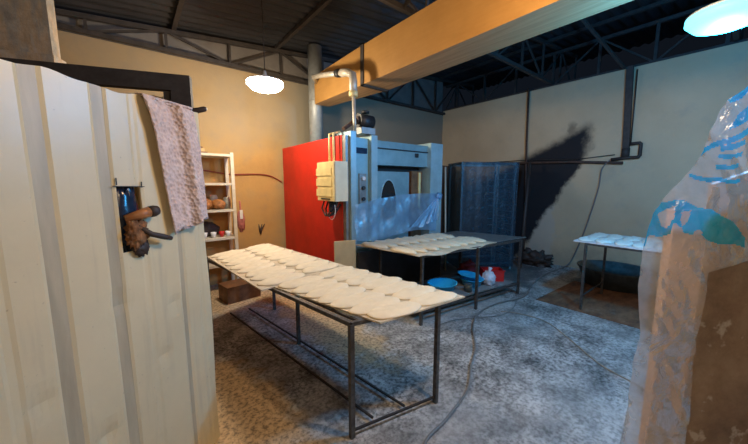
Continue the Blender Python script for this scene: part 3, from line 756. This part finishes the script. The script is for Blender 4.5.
m = MB(); m.tube([(1.92 - bo[0] + .02 * math.cos(a), 3.24 - bo[1] + .13 * math.cos(a), 1.24 - bo[2] + .13 * math.sin(a)) for a in [PI * .85 + i * .2 for i in range(17)]], .005, 8); m.build('white_wire', M['white_plastic'], t)

# film hanging on oven front
M['film_blue'] = film('hanging_film', (.36, .66, .95), .40, .3, .5, .10)
t = thing('plastic_sheet', 'bluish plastic sheet hanging across the lower oven front', 'plastic sheet', (2.9, 3.0, 0))
def of(u, v):
    x = -.80 + u * 1.50
    ztop = 1.30 + .05 * math.sin(u * 3) + .10 * u; zb = .86 - .03 * math.sin(u * 7)
    # gathers toward the knot on the right post
    z = ztop * (1 - v) + zb * v
    k = max(0, u - .35) / .65
    y = -.015 + .05 * noise.noise(Vector((u * 5 - v * 2 * k, v * 1.5, 7))) + .014 * noise.noise(Vector((u * 21 - v * 5 * k, v * 3, 7))) - .018 * math.sin((u * 9 + v * 5) * 2) * .5 - .02 * k
    return (x + .0 * k, y, z)
MB().grid(of, 90, 24).build('sheet', M['film_blue'], t)
m = MB()
def fan(u, v):
    w = v ** .8; xb = .02 + u * .66; zb = .90 + .10 * u + .02 * math.sin(u * 9)
    x = .70 * (1 - w) + xb * w; z = 1.39 * (1 - w) + zb * w
    n = noise.noise(Vector((u * 7, w * .8, 2))) * .035 + noise.noise(Vector((u * 19, w * .8, 5))) * .016
    return (x, -.075 + n * (.35 + .65 * w), z)
m.grid(fan, 110, 22); m.build('gathered_fold', M['film_blue'], t)
m = MB(); m.blob((.71, -.075, 1.37), (.06, .03, .05), .5, 5, 20, 4); m.build('knot', M['film_blue'], t)
# cardboard/wood piece left of table 2
m = MB(); m.box(-.125, .125, -.012, .012, 0, .90); m.bevel(.006, 1)
o = m.build('wooden_board', M['cardboard']); o.location = (1.86, 2.84, 0.0); o.rotation_euler = (-.03, 0, -.35); tag(o, 'upright tan board leaning in front of the red oven side', 'board')

# ------------------------------------------------------------------ racks between oven and right wall
def rack(loc, rz, label, w=.98, d=.55, h=1.92, mt=M['oven_steel_light']):
    t = thing('trolley_rack', label, 'rack', loc, rz)
    for x in (0, w):
        for y in (0, d):
            m = MB(); m.beam((x, y, .0), (x, y, h), .028); m.build('post', mt, t)
    m = MB()
    for y in (0, d): m.beam((0.016, y, h - .02), (w - .016, y, h - .02), .03); m.beam((0.016, y, .12), (w - .016, y, .12), .03)
    for x in (0, w): m.beam((x, 0.016, h - .02), (x, d - .016, h - .02), .03)
    m.beam((w * .62, 0, .12), (w * .62, 0, h - .02), .022)
    m.build('frame', mt, t)
    for k in range(14):
        z = .25 + k * .115
        m = MB(); m.beam((.016, .02, z), (.016, d - .02, z), .012); m.beam((w - .016, .02, z), (w - .016, d - .02, z), .012)
        m.beam((w * .62, .015, z), (w * .52, .015, z), .012); m.build('runner', mt, t)
    return t
RA = math.atan2(-.515, .857)
rack((4.47, 3.13, 0), RA, 'tall steel trolley rack wrapped in film between the oven and the sooty wall')
m = MB()
def rk(u, v):
    x = -.03 + u * 1.06; return (x, -.03 - .006 * math.sin(u * 17 + v * 2) - .003 * math.sin(u * 41), .05 + v * 1.88)
m.grid(rk, 90, 30); m.grid(lambda u, v: (-.03, -.03 + u * .62, .05 + v * 1.88), 6, 8); 
o = m.build('plastic_wrap', film('dark_film', (.03, .09, .15), .58, .4, .5, .03)); o.location = (4.47, 3.13, 0); o.rotation_euler = (0, 0, RA); tag(o, 'bluish plastic wrap hanging over the front of the tall steel rack', 'plastic wrap')
t = thing('wooden_cabinet', 'tall dark brown wooden cabinet in the corner between the oven and the rack', 'cabinet', (5.05, 4.25, 0))
m = MB(); m.box(-.55, .75, .0, .55, 0, 1.95); m.build('body', M['dark_wood'], t)
m = MB(); m.box(-.54, .09, -.02, -.001, .05, 1.92); m.build('door', M['dark_wood'], t)
m = MB(); m.box(.11, .74, -.02, -.001, .05, 1.92); m.build('door', M['dark_wood'], t)
m = MB(); m.tube([(0, 0, 0), (.01, .0, 1.85)], .016, 8); o = m.build('pole', M['shelf_paint']); o.location = (4.33, 3.32, 0); o.rotation_euler = (-.04, 0, 0); tag(o, 'thin pale pole standing upright left of the tall rack', 'pole')
m = MB(); m.tube([(0, 0, 0), (.18, .05, 1.0), (.35, .1, 1.95)], .03, 8); o = m.build('scorched_post', M['burnt']); o.location = (5.55, 2.55, 0); tag(o, 'blackened post leaning right of the tall rack', 'post')
m = MB(); m.blob((0, 0, .12), (.14, .26, .17), .8, 4, 32, 2); o = m.build('ash_heap', M['burnt']); o.location = (5.95, 2.45, -.02); tag(o, 'sooty black heap at the foot of the stained wall', 'heap', kind='stuff')

# ------------------------------------------------------------------ pipes on the right wall
t = thing('wall_pipe', 'thick dark vertical pipe with a valve on the right wall', 'pipe', (6.25, 1.31, 2.0))
m = MB(); m.beam((0, .05, 1.38), (0, 0, .10), .085, .07); m.build('riser', M['truss_steel'], t)
m = MB(); m.tube([(0, 0, .12), (0, 0, -.02)], .055, 12); m.tube([(0, -.01, .18), (0, -.16, .19), (0, -.18, .17), (0, -.18, .0), (0, -.16, -.03), (0, 0, -.03), (0, .18, -.05)], .026, 10); m.build('valve', M['truss_steel'], t)
m = MB(); m.tube([(-.03, -.05, 1.3), (-.03, -.06, .18)], .008, 6); m.build('wire', M['black_plastic'], t)
m = MB(); pts = [(6.24, 1.50, 1.95), (6.235, 1.60, 1.80), (6.235, 1.62, 1.5), (6.235, 1.70, 1.05), (6.23, 1.80, .6), (6.2, 1.93, .15), (6.1, 2.02, .025), (5.4, 2.05, .02), (4.7, 1.95, .02), (4.1, 1.80, .02), (3.55, 1.90, .02), (3.1, 1.88, .02), (2.75, 1.72, .02), (2.42, 1.48, .02), (2.12, 1.33, .02), (1.85, 1.18, .02), (1.5, 1.10, .02), (1.2, 1.04, .02), (.9, .7, .02)]
def smoothpts(P, n=6):
    P = [Vector(p) for p in P]; out = []
    for i in range(len(P) - 1):
        p0 = P[max(i - 1, 0)]; p1 = P[i]; p2 = P[i + 1]; p3 = P[min(i + 2, len(P) - 1)]
        for k in range(n):
            s = k / n; out.append(.5 * ((2 * p1) + (p2 - p0) * s + (2 * p0 - 5 * p1 + 4 * p2 - p3) * s * s + (3 * p1 - p0 - 3 * p2 + p3) * s ** 3))
    return out + [P[-1]]
m.tube(smoothpts(pts), .0095, 8); o = origin(m.build('hose', M['hose']), (6.2, 1.93, .15)); tag(o, 'dark hose coming down from the wall valve and snaking across the floor', 'hose')
m = MB(); m.tube(smoothpts([(3.40, 1.76, .006), (3.50, 1.6, .009), (3.53, 1.30, .009), (3.3, .98, .009), (3.03, .66, .009), (2.90, .34, .009), (2.6, -.1, .009), (2.2, -.6, .009)]), .0045, 6)
o = origin(m.build('cable', simple('pale_cable', (.34, .27, .2))), (3.4, 1.76, 0)); tag(o, 'thin brown cable lying across the open floor toward the right', 'cable')
m = MB(); m.tube(smoothpts([(4.3, 2.0, .009), (3.75, 1.75, .009), (3.3, 1.70, .009), (2.8, 1.95, .009), (2.5, 2.0, .009)]), .005, 6)
o = origin(m.build('cable', M['hose']), (4.3, 2, 0)); tag(o, 'thin black cable lying below the table in front of the oven', 'cable')
m = MB(); m.tube([(6.25, 1.33, 1.89), (6.25, 2.05, 1.945), (6.24, 3.9, 2.0)], .022, 8); o = origin(m.build('wall_bar', M['rust_pipe']), (6.25, 2.2, 1.94)); tag(o, 'rusty horizontal pipe fixed along the sooty wall', 'pipe')
m = MB(); m.tube([(6.27, 1.45, 2.03), (6.27, 2.0, 1.99), (6.27, 3.0, 2.03), (6.27, 4.6, 2.02)], .007, 6); o = origin(m.build('wall_cable', M['black_plastic']), (6.27, 2.2, 2.0)); tag(o, 'thin cable strung along the wall above the rusty pipe', 'cable')
m = MB(); m.tube([(6.26, 2.92, 3.42), (6.26, 2.90, 2.4), (6.26, 2.86, 1.5), (6.26, 2.83, .9), (6.26, 2.82, .0)], .020, 8); o = origin(m.build('conduit', M['rust_pipe']), (6.26, 2.87, 2)); tag(o, 'thin vertical conduit running down the wall past the soot stain', 'conduit')
m = MB(); m.tube(smoothpts([(5.02, 4.98 + .03, 0), (5.02, 5.01, 0)]), .006, 6); m.bm.free()
m = MB(); m.tube(smoothpts([(.1, 5.03, 1.80), (.75, 5.03, 1.76), (1.2, 5.03, 1.70), (1.6, 5.03, 1.71), (1.83, 5.03, 1.68), (2.02, 5.03, 1.58)]), .010, 6); o = origin(m.build('wall_cable', M['red_cable']), (1.2, 5.03, 1.7)); tag(o, 'red brown cable running along the ochre wall to the oven', 'cable')

# tub + rusty sheet under the right table
m = MB(); m.slab([(4.15, -.4), (5.75, -.4), (5.42, 1.62), (4.14, 1.66)], 0.001, .008); o = origin(m.build('rusty_sheet', M['rusty_sheet']), (4.8, .7, 0)); tag(o, 'flat rusty brown sheet lying on the floor under the small right table', 'metal sheet')
m = MB(); m.lathe((0, 0, 0), [(.80, 0), (.98, .22), (1.04, .26), (1.04, .28), (.96, .27), (.78, .02)], 36, .42, .47)
o = m.build('metal_tub', M['tub']); o.location = (5.66, 1.17, .009); tag(o, 'dark round metal tub on the floor below the small right table', 'tub')

# ------------------------------------------------------------------ shelf unit at the back wall
so = (.80, 4.82, 0)
t = thing('shelf_unit', 'cream painted metal shelf unit against the ochre wall', 'shelf unit', so)
for x in (.43, 1.14):
    for y in (4.65, 4.98):
        m = MB(); m.box(x - .022 - so[0], x + .022 - so[0], y - .02 - so[1], y + .02 - so[1], 0, 1.99); m.build('post', M['shelf_paint'], t)
for z in (1.965, 1.565, 1.19, .79, .40):
    m = MB(); m.box(.41 - so[0], 1.162 - so[0], 4.627 - so[1], 5.003 - so[1], z - .032, z); m.bevel(.004, 1); m.build('shelf', M['shelf_paint'], t)
def item(mb, name, material, loc, label, cat, rz=0, group=None):
    o = mb.build(name, material); o.location = loc; o.rotation_euler = (0, 0, rz); return tag(o, label, cat, group)
item(MB().box(-.12, .12, -.12, .12, 0, .022), 'wooden_tray', M['oven_brown'], (.72, 4.80, 1.966), 'brown flat tray lying on top of the shelf unit', 'tray', .1)
item(MB().box(-.10, .10, -.10, .10, 0, .022), 'wooden_tray', M['dark_wood'], (.68, 4.80, 2.035), 'dark tray topmost of the flat things on the shelf unit', 'tray', .25)
item(MB().box(-.10, .13, -.09, .09, 0, .044), 'flat_box', M['cardboard'], (.69, 4.80, 1.989), 'flat cardboard box between the two trays on the shelf unit', 'box', .0)
item(MB().blob((0, 0, .075), (.13, .10, .09), .35, 4, 24, 1, floor_=.0), 'food_bag', M['orange_food'], (.76, 4.78, 1.1905), 'orange brown bag of food on the middle shelf', 'bag')
item(MB().blob((0, 0, .065), (.09, .09, .075), .3, 4, 24, 3, floor_=.0), 'food_bag', M['orange_food'], (.955, 4.74, 1.1905), 'small orange bag beside a grey jar on the middle shelf', 'bag')
item(MB().lathe((0, 0, 0), [(.05, 0), (.055, .12), (.04, .15), (.04, .17)], 18), 'jar', M['glass_grey'], (1.075, 4.80, 1.192), 'grey glass jar at the right end of the middle shelf', 'jar')
item(MB().lathe((0, 0, 0), [(.06, 0), (.06, .17), (.045, .20)], 18), 'canister', M['shelf_paint'], (.92, 4.90, 1.192), 'cream canister behind the bags on the middle shelf', 'canister')
item(MB().blob((0, 0, .12), (.15, .08, .14), .3, 3, 24, 6, floor_=.0), 'dark_sack', M['maroon'], (.62, 4.90, 1.1905), 'dark brown sack at the back of the middle shelf', 'sack')
for i, x in enumerate((.66, .75, .86, .97, 1.05)):
    o = item(MB().lathe((0, 0, 0), [(.026, 0), (.038, .075), (.034, .075), (.024, .01)], 16), 'cup', M['white_plastic'] if i != 3 else M['red_plastic'], (x, 4.72 + .02 * (i % 2), .7925),
             'small white cup on the lower visible shelf' if i != 3 else 'small red cup among white cups on the lower visible shelf', 'cup', group='white cups on the lower shelf' if i != 3 else None)
item(MB().blob((0, 0, .10), (.17, .09, .11), .3, 3, 24, 5, floor_=.0), 'dark_sack', M['burnt'], (.80, 4.885, .7905), 'dark sack behind the white cups on the shelf unit', 'sack')
# hanging pink cloth bag
m = MB(); m.blob((0, 0, -.18), (.055, .03, .15), .35, 4, 24, 3); m.tube([(0, .02, .12), (0, .0, .0), (.0, 0, -.06)], .012, 8); m.mi = 1; m.box(-.02, .02, -.035, -.028, -.14, -.01)
item(m, 'cloth_bag', [M['pink_cloth'], M['white_plastic']], (1.23, 4.68, 1.18), 'dusty pink cloth bag hanging from the side of the shelf unit', 'bag')
# small dark sprig / boxes near the wall under the table's far end
item(MB().box(-.22, .22, -.15, .15, 0, .22), 'wooden_crate', M['oven_brown'], (1.05, 4.25, 0), 'brown wooden crate on the floor in front of the shelf unit', 'crate', .15)
item(MB().box(-.15, .15, -.1, .1, 0, .32), 'cardboard_box', M['cardboard'], (1.60, 4.72, 0), 'cardboard box on the floor by the ochre wall', 'box', -.1)
m = MB(); 
for a in (-.5, .1, .6): m.tube([(0, 0, 0), (.03 * a, 0, .08), (.09 * a + .02, 0, .17)], [.008, .012, .006], 6)
item(m, 'wall_hook', M['burnt'], (1.62, 5.03, .72), 'dark branched hook on the ochre wall beside the oven', 'hook')

# ------------------------------------------------------------------ right foreground: boards wrapped in printed film
TH = -.67677; cT, sT = math.cos(TH), math.sin(TH)
def cw(r, f): return (r * cT - f * sT, r * sT + f * cT)
o_ = cw(1.25, 1.25)
m = MB(); m.hexa([(1.345, -.012, 0), (2.0, -.012, 0), (2.0, .012, 0), (1.345, .012, 0), (1.365, -.012, 1.55), (2.0, -.012, 1.78), (2.0, .012, 1.78), (1.365, .012, 1.55)])
o = m.build('plywood_board', M['stained_wood']); o.data.transform(Matrix.Translation((-1.25, 0, 0))); o.location = (*cw(1.25, 1.22), 0); o.rotation_euler = (0, 0, TH)
tag(o, 'stained brown plywood board standing upright at the right edge', 'board')
m = MB(); m.box(-.05, .085, -.018, .018, 0, 1.45); m.bevel(.004, 1)
o = m.build('timber_plank', M['pink_wood']); o.location = (*cw(1.228, 1.185), 0); o.rotation_euler = (0, 0, TH)
tag(o, 'pale pinkish timber plank standing inside the printed plastic film', 'plank')

LEFT = [(-.20, 1.08), (.497, 1.012), (.80, 1.02), (.97, 1.030), (1.12, 1.012), (1.30, 1.005), (1.437, 1.035), (1.50, 1.075), (1.58, 1.135), (1.67, 1.195), (1.76, 1.225), (1.81, 1.232), (1.85, 1.258), (1.88, 1.30), (1.93, 1.352)]
RIGHT = [(0, 1.262), (1.22, 1.262), (1.30, 1.50), (2.0, 1.50)]
def cl(P, z):
    if z <= P[0][0]: return P[0][1]
    for (a, x), (b, y) in zip(P, P[1:]):
        if z <= b: return x + (y - x) * (z - a) / (b - a)
    return P[-1][1]
ZT = 1.925; FC = 1.25
def fs(u, v):
    z = .01 + (ZT - .01) * v
    l = cl(LEFT, z) + .006 * noise.noise(Vector((z * 9, 0, 0))); r = cl(RIGHT, z)
    s = l + (r - l) * u
    return s, z
def ff(u, v):
    s, z = fs(u, v)
    d = 1.10 + .014 * noise.noise(Vector((s * 7, z * 4, 1))) + .005 * noise.noise(Vector((s * 22 + z * 14, z * 6 - s * 5, 4))) + .0008 * noise.noise(Vector((s * 50, z * 40, 9)))
    d += .02 * math.cos(min(u, .35) / .35 * PI) * (.5 + .5 * math.sin(z * 5)) * .5
    return (s - FC, d - 1.12, z)
def inpoly(x, y, P):
    c = False
    for i in range(len(P)):
        x0, y0 = P[i]; x1, y1 = P[i - 1]
        if (y0 > y) != (y1 > y) and x < (x1 - x0) * (y - y0) / (y1 - y0) + x0: c = not c
    return c
def K(P):   # outline measured on the film itself: sideways / height from a grid of 1.1/300 m
    return [((x - 374) * .003636, 1.305 + (250 - y) * .00386) for x, y in P]
BAND = K([(650, 252), (653, 226), (659, 212), (667, 203), (686, 202), (697, 207), (722, 214), (738, 223), (752, 237), (752, 247), (729, 243.5), (713, 241), (705, 234), (689, 233), (674, 235), (656, 237), (653, 247)])
HOLES = [K([(664, 214), (670, 210), (680, 208), (679, 220), (674, 229), (668, 225)]), K([(686, 214), (693, 211), (692, 222), (687, 227), (685, 222)]), K([(680, 224), (687, 229), (690, 237), (678, 237)]), K([(697, 231), (703, 229), (707, 233), (703, 238)])]
UP = [K([(722, 92), (735, 86), (744, 84), (738, 100), (730, 108), (722, 112), (716, 106)]), K([(728, 122), (748, 104), (752, 112), (745, 122), (735, 130), (722, 136)]), K([(737, 100), (752, 86), (752, 100), (741, 108)])]
UPB = [K([(697, 155), (716, 147), (735, 137), (752, 124), (752, 132), (738, 142), (718, 151), (698, 160)]), K([(690, 176), (708, 181), (737, 182), (737, 186), (706, 185), (690, 180)]),
       K([(717, 151), (736, 146), (736, 151), (717, 157)]), K([(712, 170), (734, 167), (734, 171), (712, 174)]), K([(715, 160), (735, 157), (735, 161), (715, 164)])]
def blue(u, v):
    s, z = fs(u, v)
    z += .004 * math.sin(s * 60)
    if inpoly(s, z, BAND): return not any(inpoly(s, z, h) for h in HOLES)
    return any(inpoly(s, z, p) for p in UP + UPB)
t = thing('plastic_film', 'clear crinkled plastic film with blue printing wrapped over the boards at the right edge', 'plastic film', (*cw(FC, 1.12), 0), TH)
NU, NV = 90, 420
MB().grid(ff, NU, NV, keep=lambda u, v: not blue(u, v)).build('clear_film', M['film'], t)
MB().grid(ff, NU, NV, keep=blue).build('blue_lettering', M['film_print'], t)['label'] = 'saturated blue printed band and letters'

# ------------------------------------------------------------------ camera, world, colour
F, CY, HZ = 300., 222., 184.
cam = bpy.data.cameras.new('camera'); co = bpy.data.objects.new('camera', cam); C.objects.link(co)
cam.sensor_width = 36; cam.lens = F / 748 * 36; cam.clip_start = .02
pitch = math.atan((CY - HZ) / F)
co.location = (0, 0, 1.55); co.rotation_euler = (PI / 2 - pitch, 0, math.atan((133 - 374) / F))
S.camera = co
w = bpy.data.worlds.new('night'); S.world = w; w.use_nodes = True
w.node_tree.nodes['Background'].inputs[0].default_value = (.35, .5, .8, 1); w.node_tree.nodes['Background'].inputs[1].default_value = .012
S.view_settings.view_transform = 'Standard'; S.view_settings.look = 'None'; S.view_settings.gamma = 1; S.view_settings.use_curve_mapping = False
S.view_settings.exposure = 0.1
